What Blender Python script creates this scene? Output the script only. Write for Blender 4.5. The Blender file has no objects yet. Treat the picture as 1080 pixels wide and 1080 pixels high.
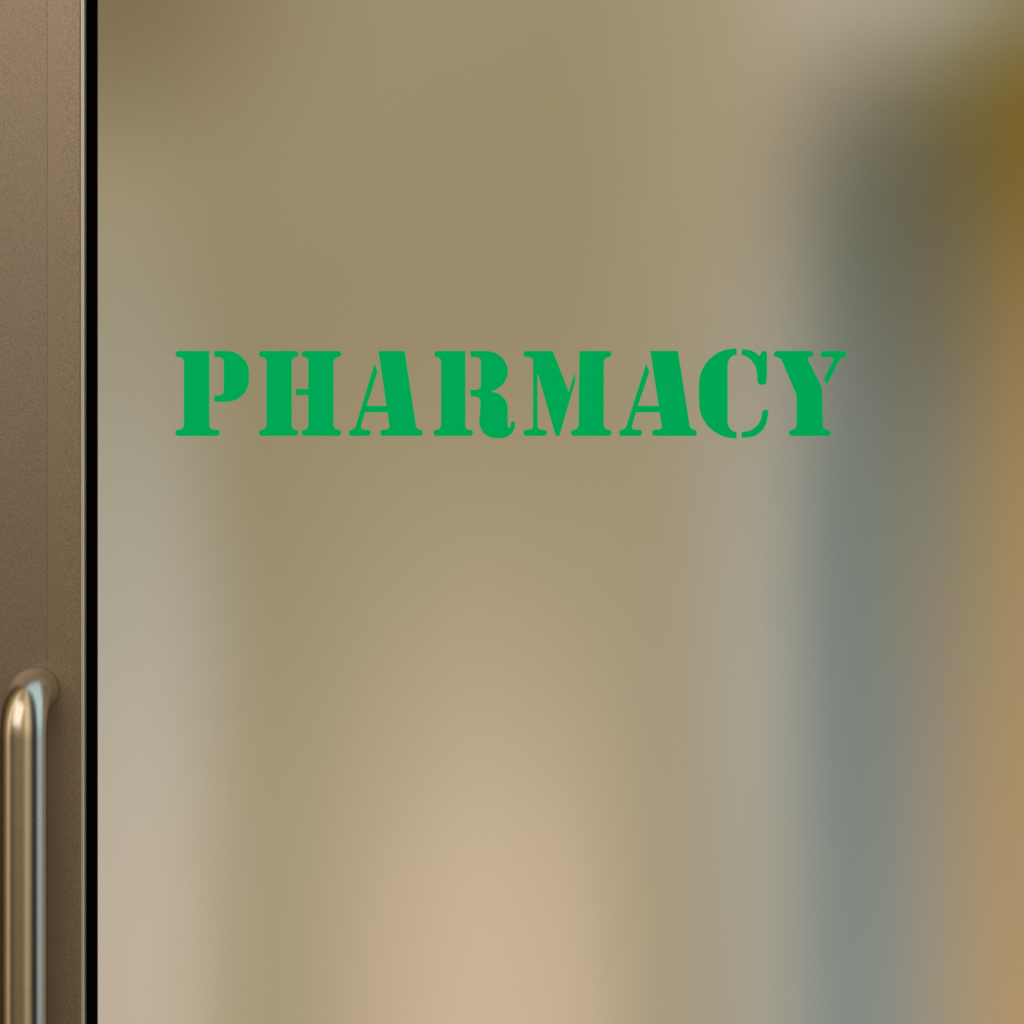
import bpy, bmesh, math
from mathutils import Vector, geometry

S = 0.0006          # metres per photo pixel on the glass plane
D = 1.6             # camera distance to the glass
sc = bpy.context.scene
col = sc.collection

def W(px, py, y=0.0):
    k = (D + y) / D
    return Vector(((px-540)*S*k, y, (540-py)*S*k))

def lin1(v):
    v /= 255.0
    return v/12.92 if v <= 0.04045 else ((v+0.055)/1.055)**2.4

def mat(name):
    m = bpy.data.materials.new(name); m.use_nodes = True
    nt = m.node_tree
    for n in list(nt.nodes): nt.nodes.remove(n)
    out = nt.nodes.new('ShaderNodeOutputMaterial')
    return m, nt, out

def link_obj(name, me, m=None, parent=None):
    o = bpy.data.objects.new(name, me); col.objects.link(o)
    if m: me.materials.append(m)
    if parent: o.parent = parent
    return o

def extrude_profile(name, prof, z0, z1, m, parent, smooth=False):
    bm = bmesh.new()
    a = [bm.verts.new((x, y, z0)) for x, y in prof]
    b = [bm.verts.new((x, y, z1)) for x, y in prof]
    n = len(prof)
    for i in range(n):
        j = (i+1) % n
        bm.faces.new((a[i], a[j], b[j], b[i]))
    bm.faces.new(a[::-1]); bm.faces.new(b)
    bmesh.ops.recalc_face_normals(bm, faces=bm.faces)
    me = bpy.data.meshes.new(name); bm.to_mesh(me); bm.free()
    return link_obj(name, me, m, parent)

# ------------------------------------------------------------------ materials
def metal_mat(name, base, rough, grain, bump, spec_noise=0.06):
    m, nt, out = mat(name)
    N = nt.nodes.new; L = nt.links.new
    b = N('ShaderNodeBsdfPrincipled')
    b.inputs['Metallic'].default_value = 1.0
    tc = N('ShaderNodeTexCoord')
    n1 = N('ShaderNodeTexNoise'); n1.inputs['Scale'].default_value = grain
    n1.inputs['Detail'].default_value = 3; n1.inputs['Roughness'].default_value = 0.7
    L(tc.outputs['Object'], n1.inputs['Vector'])
    mr = N('ShaderNodeMapRange')
    mr.inputs['From Min'].default_value = 0.3; mr.inputs['From Max'].default_value = 0.7
    mr.inputs['To Min'].default_value = 1-spec_noise*2; mr.inputs['To Max'].default_value = 1+spec_noise*2
    L(n1.outputs['Fac'], mr.inputs['Value'])
    mul = N('ShaderNodeVectorMath'); mul.operation = 'SCALE'
    mul.inputs[0].default_value = base[:3]
    L(mr.outputs['Result'], mul.inputs['Scale'])
    L(mul.outputs['Vector'], b.inputs['Base Color'])
    n2 = N('ShaderNodeTexNoise'); n2.inputs['Scale'].default_value = 9
    L(tc.outputs['Object'], n2.inputs['Vector'])
    mr2 = N('ShaderNodeMapRange')
    mr2.inputs['To Min'].default_value = rough-0.03; mr2.inputs['To Max'].default_value = rough+0.03
    L(n2.outputs['Fac'], mr2.inputs['Value'])
    L(mr2.outputs['Result'], b.inputs['Roughness'])
    bp = N('ShaderNodeBump'); bp.inputs['Strength'].default_value = bump
    bp.inputs['Distance'].default_value = 0.0005
    L(n1.outputs['Fac'], bp.inputs['Height']); L(bp.outputs['Normal'], b.inputs['Normal'])
    L(b.outputs['BSDF'], out.inputs['Surface'])
    return m

m_frame = metal_mat('anodised_bronze_aluminium', (0.305, 0.252, 0.212), 0.42, 1300, 0.14, 0.17)
m_trim = metal_mat('anodised_bronze_trim', (0.325, 0.274, 0.225), 0.41, 1300, 0.13, 0.16)
m_lip = metal_mat('polished_edge', (0.66, 0.58, 0.48), 0.45, 900, 0.05, 0.02)
m_handle = metal_mat('brushed_steel', (0.49, 0.45, 0.385), 0.25, 1400, 0.04, 0.08)

m_rub, nt, out = mat('black_rubber')
b = nt.nodes.new('ShaderNodeBsdfPrincipled')
nz = nt.nodes.new('ShaderNodeTexNoise'); nz.inputs['Scale'].default_value = 300
rp = nt.nodes.new('ShaderNodeValToRGB')
rp.color_ramp.elements[0].color = (0.0006, 0.0006, 0.0006, 1); rp.color_ramp.elements[1].color = (0.003, 0.0025, 0.002, 1)
nt.links.new(nz.outputs['Fac'], rp.inputs['Fac']); nt.links.new(rp.outputs['Color'], b.inputs['Base Color'])
b.inputs['Roughness'].default_value = 0.9; b.inputs['Specular IOR Level'].default_value = 0.02
nt.links.new(b.outputs['BSDF'], out.inputs['Surface'])

m_vinyl, nt, out = mat('green_vinyl')
b = nt.nodes.new('ShaderNodeBsdfPrincipled')
nz = nt.nodes.new('ShaderNodeTexNoise'); nz.inputs['Scale'].default_value = 60
rp = nt.nodes.new('ShaderNodeValToRGB')
rp.color_ramp.elements[0].color = (0.0, 0.685, 0.220, 1); rp.color_ramp.elements[1].color = (0.0, 0.70, 0.228, 1)
nt.links.new(nz.outputs['Fac'], rp.inputs['Fac']); nt.links.new(rp.outputs['Color'], b.inputs['Base Color'])
b.inputs['Roughness'].default_value = 0.7; b.inputs['Specular IOR Level'].default_value = 0.0
nt.links.new(b.outputs['BSDF'], out.inputs['Surface'])

m_glass, nt, out = mat('clear_glass')
N = nt.nodes.new; L = nt.links.new
tr = N('ShaderNodeBsdfTransparent'); gl = N('ShaderNodeBsdfGlossy'); gl.inputs['Roughness'].default_value = 0.15
mx = N('ShaderNodeMixShader'); mx.inputs['Fac'].default_value = 0.03
tc = N('ShaderNodeTexCoord'); nz = N('ShaderNodeTexNoise'); nz.inputs['Scale'].default_value = 800
nz.inputs['Detail'].default_value = 1
L(tc.outputs['Object'], nz.inputs['Vector'])
mr = N('ShaderNodeMapRange'); mr.inputs['From Min'].default_value = 0.25; mr.inputs['From Max'].default_value = 0.75
mr.inputs['To Min'].default_value = 0.955; mr.inputs['To Max'].default_value = 1.0
L(nz.outputs['Fac'], mr.inputs['Value'])
L(mr.outputs['Result'], tr.inputs['Color'])
L(tr.outputs[0], mx.inputs[1]); L(gl.outputs[0], mx.inputs[2]); L(mx.outputs[0], out.inputs['Surface'])

# ------------------------------------------------------------------ glowing backdrop behind the glass, interior light painted into its colours
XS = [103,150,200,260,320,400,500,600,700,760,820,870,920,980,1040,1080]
ROWS = {  # interior colours with their light, shade and blur painted in
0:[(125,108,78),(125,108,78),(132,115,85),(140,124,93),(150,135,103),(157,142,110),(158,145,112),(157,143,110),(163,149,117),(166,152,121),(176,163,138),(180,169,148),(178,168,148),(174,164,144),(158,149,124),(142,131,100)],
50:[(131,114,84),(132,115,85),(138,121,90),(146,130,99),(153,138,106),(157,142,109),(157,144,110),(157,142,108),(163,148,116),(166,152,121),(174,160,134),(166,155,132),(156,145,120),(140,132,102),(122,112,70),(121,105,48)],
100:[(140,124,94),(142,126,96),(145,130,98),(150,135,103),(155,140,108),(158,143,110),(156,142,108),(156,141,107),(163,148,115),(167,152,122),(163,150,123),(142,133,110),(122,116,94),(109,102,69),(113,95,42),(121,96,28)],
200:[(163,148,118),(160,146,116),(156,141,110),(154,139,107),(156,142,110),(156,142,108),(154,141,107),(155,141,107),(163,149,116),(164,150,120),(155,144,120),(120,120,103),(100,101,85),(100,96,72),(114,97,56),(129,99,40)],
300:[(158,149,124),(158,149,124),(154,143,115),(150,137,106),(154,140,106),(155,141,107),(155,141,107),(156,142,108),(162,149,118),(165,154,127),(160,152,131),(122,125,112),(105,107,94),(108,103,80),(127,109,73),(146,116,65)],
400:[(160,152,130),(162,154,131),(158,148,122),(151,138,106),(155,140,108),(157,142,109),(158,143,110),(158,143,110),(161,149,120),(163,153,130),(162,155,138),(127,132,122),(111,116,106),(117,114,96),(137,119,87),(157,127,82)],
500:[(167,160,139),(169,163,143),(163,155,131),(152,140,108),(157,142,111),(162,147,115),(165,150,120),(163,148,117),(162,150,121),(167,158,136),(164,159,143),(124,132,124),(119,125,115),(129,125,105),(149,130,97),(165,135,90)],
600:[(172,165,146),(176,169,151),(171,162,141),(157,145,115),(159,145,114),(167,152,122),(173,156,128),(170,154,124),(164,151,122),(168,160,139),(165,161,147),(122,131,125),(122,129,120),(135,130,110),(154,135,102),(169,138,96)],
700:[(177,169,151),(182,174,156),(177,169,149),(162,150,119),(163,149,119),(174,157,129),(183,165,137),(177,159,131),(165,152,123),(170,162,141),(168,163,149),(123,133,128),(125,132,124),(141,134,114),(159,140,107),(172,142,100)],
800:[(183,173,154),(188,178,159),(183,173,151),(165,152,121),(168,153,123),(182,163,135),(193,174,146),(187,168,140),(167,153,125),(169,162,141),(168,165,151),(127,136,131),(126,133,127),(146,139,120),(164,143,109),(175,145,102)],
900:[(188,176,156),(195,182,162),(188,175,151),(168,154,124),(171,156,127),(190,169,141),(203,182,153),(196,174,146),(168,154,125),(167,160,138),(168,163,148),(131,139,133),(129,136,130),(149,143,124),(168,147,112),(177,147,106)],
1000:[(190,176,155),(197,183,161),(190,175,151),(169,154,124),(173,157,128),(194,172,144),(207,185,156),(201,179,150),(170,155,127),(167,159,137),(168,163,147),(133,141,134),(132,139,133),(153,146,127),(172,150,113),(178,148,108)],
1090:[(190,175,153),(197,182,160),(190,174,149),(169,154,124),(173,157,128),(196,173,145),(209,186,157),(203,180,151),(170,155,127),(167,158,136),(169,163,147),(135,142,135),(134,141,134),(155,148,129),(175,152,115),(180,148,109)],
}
ys0 = sorted(ROWS)
def interp(xs, vals, x):
    if x <= xs[0]: return vals[0]
    if x >= xs[-1]: return vals[-1]
    for i in range(len(xs)-1):
        if x <= xs[i+1]:
            t = (x-xs[i])/(xs[i+1]-xs[i])
            return tuple(a*(1-t)+b*t for a, b in zip(vals[i], vals[i+1]))
def col_at(x, y):
    return interp(ys0, [interp(XS, ROWS[r], x) for r in ys0], y)
GX = [60+i*(1060/30) for i in range(31)]
GY = [-30+i*48 for i in range(24)]
sx, sy = 12.0, 40.0
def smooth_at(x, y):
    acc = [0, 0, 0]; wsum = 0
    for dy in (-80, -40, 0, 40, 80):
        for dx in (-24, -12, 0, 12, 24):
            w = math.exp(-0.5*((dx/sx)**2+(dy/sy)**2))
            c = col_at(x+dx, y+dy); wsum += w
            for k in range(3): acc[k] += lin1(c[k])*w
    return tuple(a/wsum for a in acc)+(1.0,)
BY = 1.0
K = (D+BY)/D
m_back, nt, out = mat('interior_painted_glow')
N = nt.nodes.new; L = nt.links.new
tc = N('ShaderNodeTexCoord'); sp = N('ShaderNodeSeparateXYZ'); L(tc.outputs['Object'], sp.inputs[0])
X0, X1 = (60-540)*S*K, (1120-540)*S*K
fx = N('ShaderNodeMapRange'); fx.inputs['From Min'].default_value = X0; fx.inputs['From Max'].default_value = X1
L(sp.outputs['X'], fx.inputs['Value'])
prev = None
for i, yy in enumerate(GY):
    r = N('ShaderNodeValToRGB'); cr = r.color_ramp; cr.interpolation = 'B_SPLINE'
    els = cr.elements
    els[0].position = 0; els[0].color = smooth_at(GX[0], yy)
    els[1].position = 1; els[1].color = smooth_at(GX[-1], yy)
    for j in range(1, 30):
        e = els.new(j/30); e.color = smooth_at(GX[j], yy)
    L(fx.outputs['Result'], r.inputs['Fac'])
    if prev is None:
        prev = r.outputs['Color']
    else:
        z0 = (540-GY[i-1])*S*K; z1 = (540-yy)*S*K
        m = N('ShaderNodeMapRange'); m.inputs['From Min'].default_value = z0; m.inputs['From Max'].default_value = z1
        L(sp.outputs['Z'], m.inputs['Value'])
        mixn = N('ShaderNodeMix'); mixn.data_type = 'RGBA'
        L(m.outputs['Result'], mixn.inputs['Factor'])
        L(prev, mixn.inputs[6]); L(r.outputs['Color'], mixn.inputs[7])
        prev = mixn.outputs[2]
em = N('ShaderNodeEmission'); em.inputs['Strength'].default_value = 1.0  # backdrop glows by itself; no lamp lights it
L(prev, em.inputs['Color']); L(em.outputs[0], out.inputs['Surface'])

bm = bmesh.new()
hx, hz = 1.4, 1.2
vs = [bm.verts.new(p) for p in ((-hx, BY, -hz), (hx, BY, -hz), (hx, BY, hz), (-hx, BY, hz))]
bm.faces.new(vs)
me = bpy.data.meshes.new('backdrop'); bm.to_mesh(me); bm.free()
backdrop = link_obj('backdrop', me, m_back)
backdrop['kind'] = 'structure'
backdrop['label'] = 'glowing backdrop behind the glass, blurred shop interior and its light painted in'

# ------------------------------------------------------------------ door
door = bpy.data.objects.new('entrance_door', None); col.objects.link(door)
door.location = (0, 0, -0.75)
door['label'] = 'glass door with bronze metal frame and green stencil lettering'
door['category'] = 'door'
door['kind'] = 'thing'
bpy.context.view_layer.update()
def under_door(o):
    o.parent = door
    o.matrix_parent_inverse = door.matrix_world.inverted()

ZT, ZB = 0.62, -0.75
yf = -0.014
def X(px, y): return W(px, 0, y).x
prof = [(X(-75, 0.03), 0.03), (X(-75, yf), yf+0.003), (X(-71, yf), yf),
        (X(49.7, yf), yf), (X(49.9, yf), yf+0.00012), (X(49.9, yf), 0.03)]
f = extrude_profile('frame', prof, ZB, ZT, m_frame, None); under_door(f)
prof = [(X(49.9, yf)+0.00004, 0.028), (X(49.9, yf)+0.00004, yf+0.00003),
        (X(83.6, yf), yf+0.0007), (X(84.5, yf), yf+0.0010), (X(84.5, 0), 0.028)]
f = extrude_profile('frame_trim', prof, ZB, ZT, m_trim, None); under_door(f)
f['label'] = 'slightly paler metal edge trim'
prof = [(X(84.5, yf)+0.0001, 0.003), (X(84.5, yf)+0.0001, yf+0.0011), (X(85.1, yf), yf+0.0008),
        (X(87.5, yf), yf+0.0009), (X(88.3, yf), yf+0.0018), (X(88.3, yf), 0.003)]
f = extrude_profile('glazing_bead', prof, ZB, ZT, m_lip, None); under_door(f)
f['label'] = 'thin bright metal edge strip'
yg = -0.004
prof = [(X(88.3, yf)+0.0001, 0.002), (X(88.3, yf)+0.0001, yg), (X(100.6, yg), yg), (X(101.6, yg), yg+0.001), (X(101.6, yg), 0.002)]
f = extrude_profile('gasket', prof, ZB, ZT, m_rub, None); under_door(f)
f['label'] = 'black rubber seal'
bm = bmesh.new()
gx0 = X(101.6, yg)+0.0002
vs = [bm.verts.new(p) for p in ((gx0, 0, ZB), (0.9, 0, ZB), (0.9, 0, ZT), (gx0, 0, ZT))]
bm.faces.new(vs)
me = bpy.data.meshes.new('glass_pane'); bm.to_mesh(me); bm.free()
pane = link_obj('glass_pane', me, m_glass); under_door(pane)

# pull handle: swept tube, mounts on the frame
R = 0.0142
hx_ = (41.3-540)*S
ztop = (540-726)*S
zlow = ztop-0.46
ybar = -0.054
er = 0.027
pathpts = []
def arc(cy, cz, a0, a1, n=28):
    return [(cy+er*math.cos(math.radians(a0+(a1-a0)*i/n)), cz+er*math.sin(math.radians(a0+(a1-a0)*i/n))) for i in range(n+1)]
pathpts.append((yf-0.0002, ztop))
pathpts.append((yf-0.004, ztop))
pathpts += arc(ybar+er, ztop-er, 90, 180)
pathpts += arc(ybar+er, zlow+er, 180, 270)
pathpts.append((yf-0.004, zlow))
pathpts.append((yf-0.0002, zlow))
bm = bmesh.new(); NS = 72; rings = []
for i, (y, z) in enumerate(pathpts):
    a = pathpts[max(0, i-1)]; c = pathpts[min(len(pathpts)-1, i+1)]
    t = Vector((0, c[0]-a[0], c[1]-a[1])).normalized()
    nrm = t.cross(Vector((1, 0, 0))).normalized()
    d = (y-ybar)/(yf-ybar)
    shift = 0.0010*d*d*(3-2*d)
    flare = 1.0+0.02*max(0, d-0.7)/0.3
    ring = []
    for k in range(NS):
        an = 2*math.pi*k/NS
        p = Vector((hx_+shift, y, z)) + Vector((1, 0, 0))*R*flare*math.cos(an) + nrm*R*flare*math.sin(an)
        ring.append(bm.verts.new(p))
    rings.append(ring)
for a, b_ in zip(rings, rings[1:]):
    for k in range(NS):
        j = (k+1) % NS
        fc = bm.faces.new((a[k], a[j], b_[j], b_[k])); fc.smooth = True
bm.faces.new(rings[0]); bm.faces.new(rings[-1][::-1])
bmesh.ops.recalc_face_normals(bm, faces=bm.faces)
me = bpy.data.meshes.new('handle'); bm.to_mesh(me); bm.free()
h = link_obj('handle', me, m_handle); under_door(h)
h['label'] = 'rounded brushed metal pull handle'

# ------------------------------------------------------------------ lettering
def fillet(pts, seg=10):
    out = []
    n = len(pts)
    for i in range(n):
        p = pts[i]; r = p[2] if len(p) > 2 else 0
        a = Vector(pts[i-1][:2]); c = Vector(pts[(i+1) % n][:2]); v = Vector(p[:2])
        if r <= 0: out.append(v); continue
        la, lc = (a-v).length, (c-v).length
        def lim(q, l):
            rr = q[2] if len(q) > 2 else 0
            return l if rr <= 0 else l*r/(r+rr)
        ra = min(r, lim(pts[i-1], la)*0.999); rc = min(r, lim(pts[(i+1) % n], lc)*0.999)
        s = v+(a-v).normalized()*ra; e = v+(c-v).normalized()*rc
        kk = 0.5523
        c1 = s+(v-s)*kk; c2 = e+(v-e)*kk
        for t in range(seg+1):
            t /= seg
            out.append(s*(1-t)**3+c1*3*t*(1-t)**2+c2*3*t*t*(1-t)+e*t**3)
    return out

T, B = 370, 460
def A(dx, w=1.0):
    pts = [(399,T,1),(427,T,2),(439.5,453,4),(446,453,3),(446,B,3),(401,B,3),(401,453,3),(411,453,4),(408.5,435),(385,435),
           (380,453,4),(391,453,3),(391,B,3),(368,B,3),(368,453,3),(374,453,4),(395,383),(398.5,392),(387,428),(407.5,428)]
    return [[(368+(p[0]-368)*w+dx, *p[1:]) for p in pts]]
LET = {
'P': [[(185,T,3.5),(221,T),(221,453,5),(232,453,3.5),(232,B,3.5),(185,B,3.5),(185,453,3.5),(194,453,5),(194,377,5),(185,377,3.5)],
      [(226,T),(263,T,24),(263,424,24),(226,424),(226,417),(236,417,5),(236,377,5),(226,377)]],
'H': [[(273,T,3.5),(315,T,3.5),(315,377,3.5),(308,377,4),(308,453,4),(315,453,3.5),(315,B,3.5),(273,B,3.5),(273,453,3.5),(281,453,5),(281,377,5),(273,377,3.5)],
      [(318,T,3.5),(360,T,3.5),(360,377,3.5),(352,377,5),(352,453,5),(360,453,3.5),(360,B,3.5),(318,B,3.5),(318,453,3.5),(325,453,4),(325,417),(312,417),(312,410),(325,410),(325,377,4),(318,377,3.5)]],
'A': A(0),
'R': [[(458,T,3.5),(491,T),(491,453,4),(499,453,3.5),(499,B,3.5),(457,B,3.5),(457,453,3.5),(465,453,5),(465,377,5),(458,377,3.5)],
      [(496,T),(536,T,24),(536,408,17),(518,413),(536,416,15),(535.5,443,6),(536,451,2.5),(538.5,451,2.5),(538.5,444,2),(543.5,444,3),(543.5,462,15),(504,463,20),(507,419,5),(496,418),(496,411),(507,411,5),(507,377,4),(496,377)]],
'M': [[(552,T,3.5),(583,T,1),(600,413),(606,392),(607,402),(590,B),(586,B),(567,394),(567,453,4),(577,453,3.5),(577,B,3.5),(552,B,3.5),(552,453,3.5),(562,453,4),(562,377,4),(552,377,3.5)],
      [(611,T,1),(645,T,3.5),(645,377,3.5),(637,377,5),(637,453,5),(645,453,3.5),(645,B,3.5),(602,B,3.5),(602,453,3.5),(610,453,5)]],
'A2': A(285, 82/78),
'C': [[(777,367.5),(737,367.5,38),(737,462.5,38),(777,462.5),(777,455.5),(767.5,455.5,11),(767.5,374.5,11),(777,374.5)],
      [(782,368),(796,370,6),(801,376,2),(803,370,3),(809,370,3),(809,398,5),(808,406,3),(799,406,4),(797,377,16),(782,374.5)],
      [(782,462),(806,460,16),(811,432,3),(804,432,3),(801,453,14),(782,455.5)]],
'Y': [[(816,T,3.5),(858,T,3.5),(858,377,3.5),(851,377,3),(867,409,3),(868,453,5),(876,453,3.5),(876,B,3.5),(832,B,3.5),(832,453,3.5),(840,453,5),(840,417,3),(823,377,4),(816,377,3.5)],
      [(865,T,3.5),(893,T,3.5),(893,377,3.5),(887,377,4),(872,406),(868.5,400),(880,377,4),(865,377,3.5)]],
}
bpy.context.view_layer.update()
for key, conts in LET.items():
    cu = bpy.data.curves.new('tmp', 'CURVE'); cu.dimensions = '2D'; cu.fill_mode = 'BOTH'
    cu.extrude = 0.00012
    for ct in conts:
        pts = fillet(ct)
        spn = cu.splines.new('POLY'); spn.points.add(len(pts)-1)
        for q, p in zip(spn.points, pts):
            q.co = ((p.x-540)*S, (540-p.y)*S, 0, 1)
        spn.use_cyclic_u = True
    tmp = bpy.data.objects.new('tmp', cu); col.objects.link(tmp)
    dg = bpy.context.evaluated_depsgraph_get(); dg.update()
    me = bpy.data.meshes.new_from_object(tmp.evaluated_get(dg))
    bpy.data.objects.remove(tmp)
    for v in me.vertices:
        x, y, z = v.co
        v.co = (x, -0.0006 - z, y)
    me.update()
    me.materials.clear()
    o = link_obj('letter', me, m_vinyl)
    o.parent = pane
    o.matrix_parent_inverse = pane.matrix_world.inverted()
    o['label'] = 'green stencil vinyl letter ' + key[0]

# ------------------------------------------------------------------ world
w = bpy.data.worlds.new('World'); sc.world = w; w.use_nodes = True
nt = w.node_tree; N = nt.nodes.new; L = nt.links.new
bg = nt.nodes['Background']
tc = N('ShaderNodeTexCoord'); sp = N('ShaderNodeSeparateXYZ'); L(tc.outputs['Generated'], sp.inputs[0])
ny = N('ShaderNodeMath'); ny.operation = 'MULTIPLY'; ny.inputs[1].default_value = -1; L(sp.outputs['Y'], ny.inputs[0])
at = N('ShaderNodeMath'); at.operation = 'ARCTAN2'; L(sp.outputs['X'], at.inputs[0]); L(ny.outputs[0], at.inputs[1])
mr = N('ShaderNodeMapRange'); mr.inputs['From Min'].default_value = -math.pi; mr.inputs['From Max'].default_value = math.pi
L(at.outputs[0], mr.inputs['Value'])
r = N('ShaderNodeValToRGB'); r.color_ramp.interpolation = 'EASE'  # invented surroundings: colour bands shaped to streak the handle's reflections
stops = [(0.0,(.05,.04,.02)),(0.2,(.06,.04,.015)),(0.275,(.3,.2,.09)),(0.325,(1.35,1.02,.66)),(0.37,(.12,.085,.035)),(0.45,(.42,.32,.19)),
         (0.53,(.38,.28,.15)),(0.595,(1.15,.9,.58)),(0.635,(.6,.48,.3)),(0.67,(.01,.008,.005)),(0.72,(.01,.012,.012)),(0.765,(.8,1.1,1.25)),
         (0.86,(.6,.82,.92)),(0.92,(.06,.06,.05)),(1.0,(.05,.04,.02))]
els = r.color_ramp.elements
els[0].position = 0; els[0].color = (*stops[0][1], 1); els[1].position = 1; els[1].color = (*stops[-1][1], 1)
for p, c in stops[1:-1]:
    e = els.new(p); e.color = (*c, 1)
L(mr.outputs['Result'], r.inputs['Fac'])
ez = N('ShaderNodeMapRange'); ez.interpolation_type = 'SMOOTHSTEP'
ez.inputs['From Min'].default_value = -0.5; ez.inputs['From Max'].default_value = 0.5
ez.inputs['To Min'].default_value = 0.45; ez.inputs['To Max'].default_value = 1.45
L(sp.outputs['Z'], ez.inputs['Value'])
vm = N('ShaderNodeVectorMath'); vm.operation = 'SCALE'
L(r.outputs['Color'], vm.inputs[0]); L(ez.outputs['Result'], vm.inputs['Scale'])
L(vm.outputs['Vector'], bg.inputs['Color']); bg.inputs['Strength'].default_value = 1.0

ld = bpy.data.lights.new('key_lamp', 'AREA'); ld.shape = 'RECTANGLE'; ld.size = 3.6; ld.size_y = 3.6
ld.energy = 72; ld.color = (1.0, 0.95, 0.88)
lo = bpy.data.objects.new('key_lamp', ld); col.objects.link(lo)
lo.location = (-1.6, -3.3, 2.9)
lo.rotation_euler = (Vector((0, 0, 0))-Vector(lo.location)).to_track_quat('-Z', 'Y').to_euler()

# ------------------------------------------------------------------ camera
cd = bpy.data.cameras.new('camera'); cam = bpy.data.objects.new('camera', cd); col.objects.link(cam)
cam.location = (0, -D, 0); cam.rotation_euler = (math.radians(90), 0, 0)
cd.sensor_width = 36; cd.lens = 36*D/(1080*S)
cd.dof.use_dof = True; cd.dof.focus_distance = D-0.012; cd.dof.aperture_fstop = 4.0
cd.clip_end = 100
sc.camera = cam
sc.view_settings.view_transform = 'Standard'
sc.view_settings.look = 'None'
sc.view_settings.exposure = 0
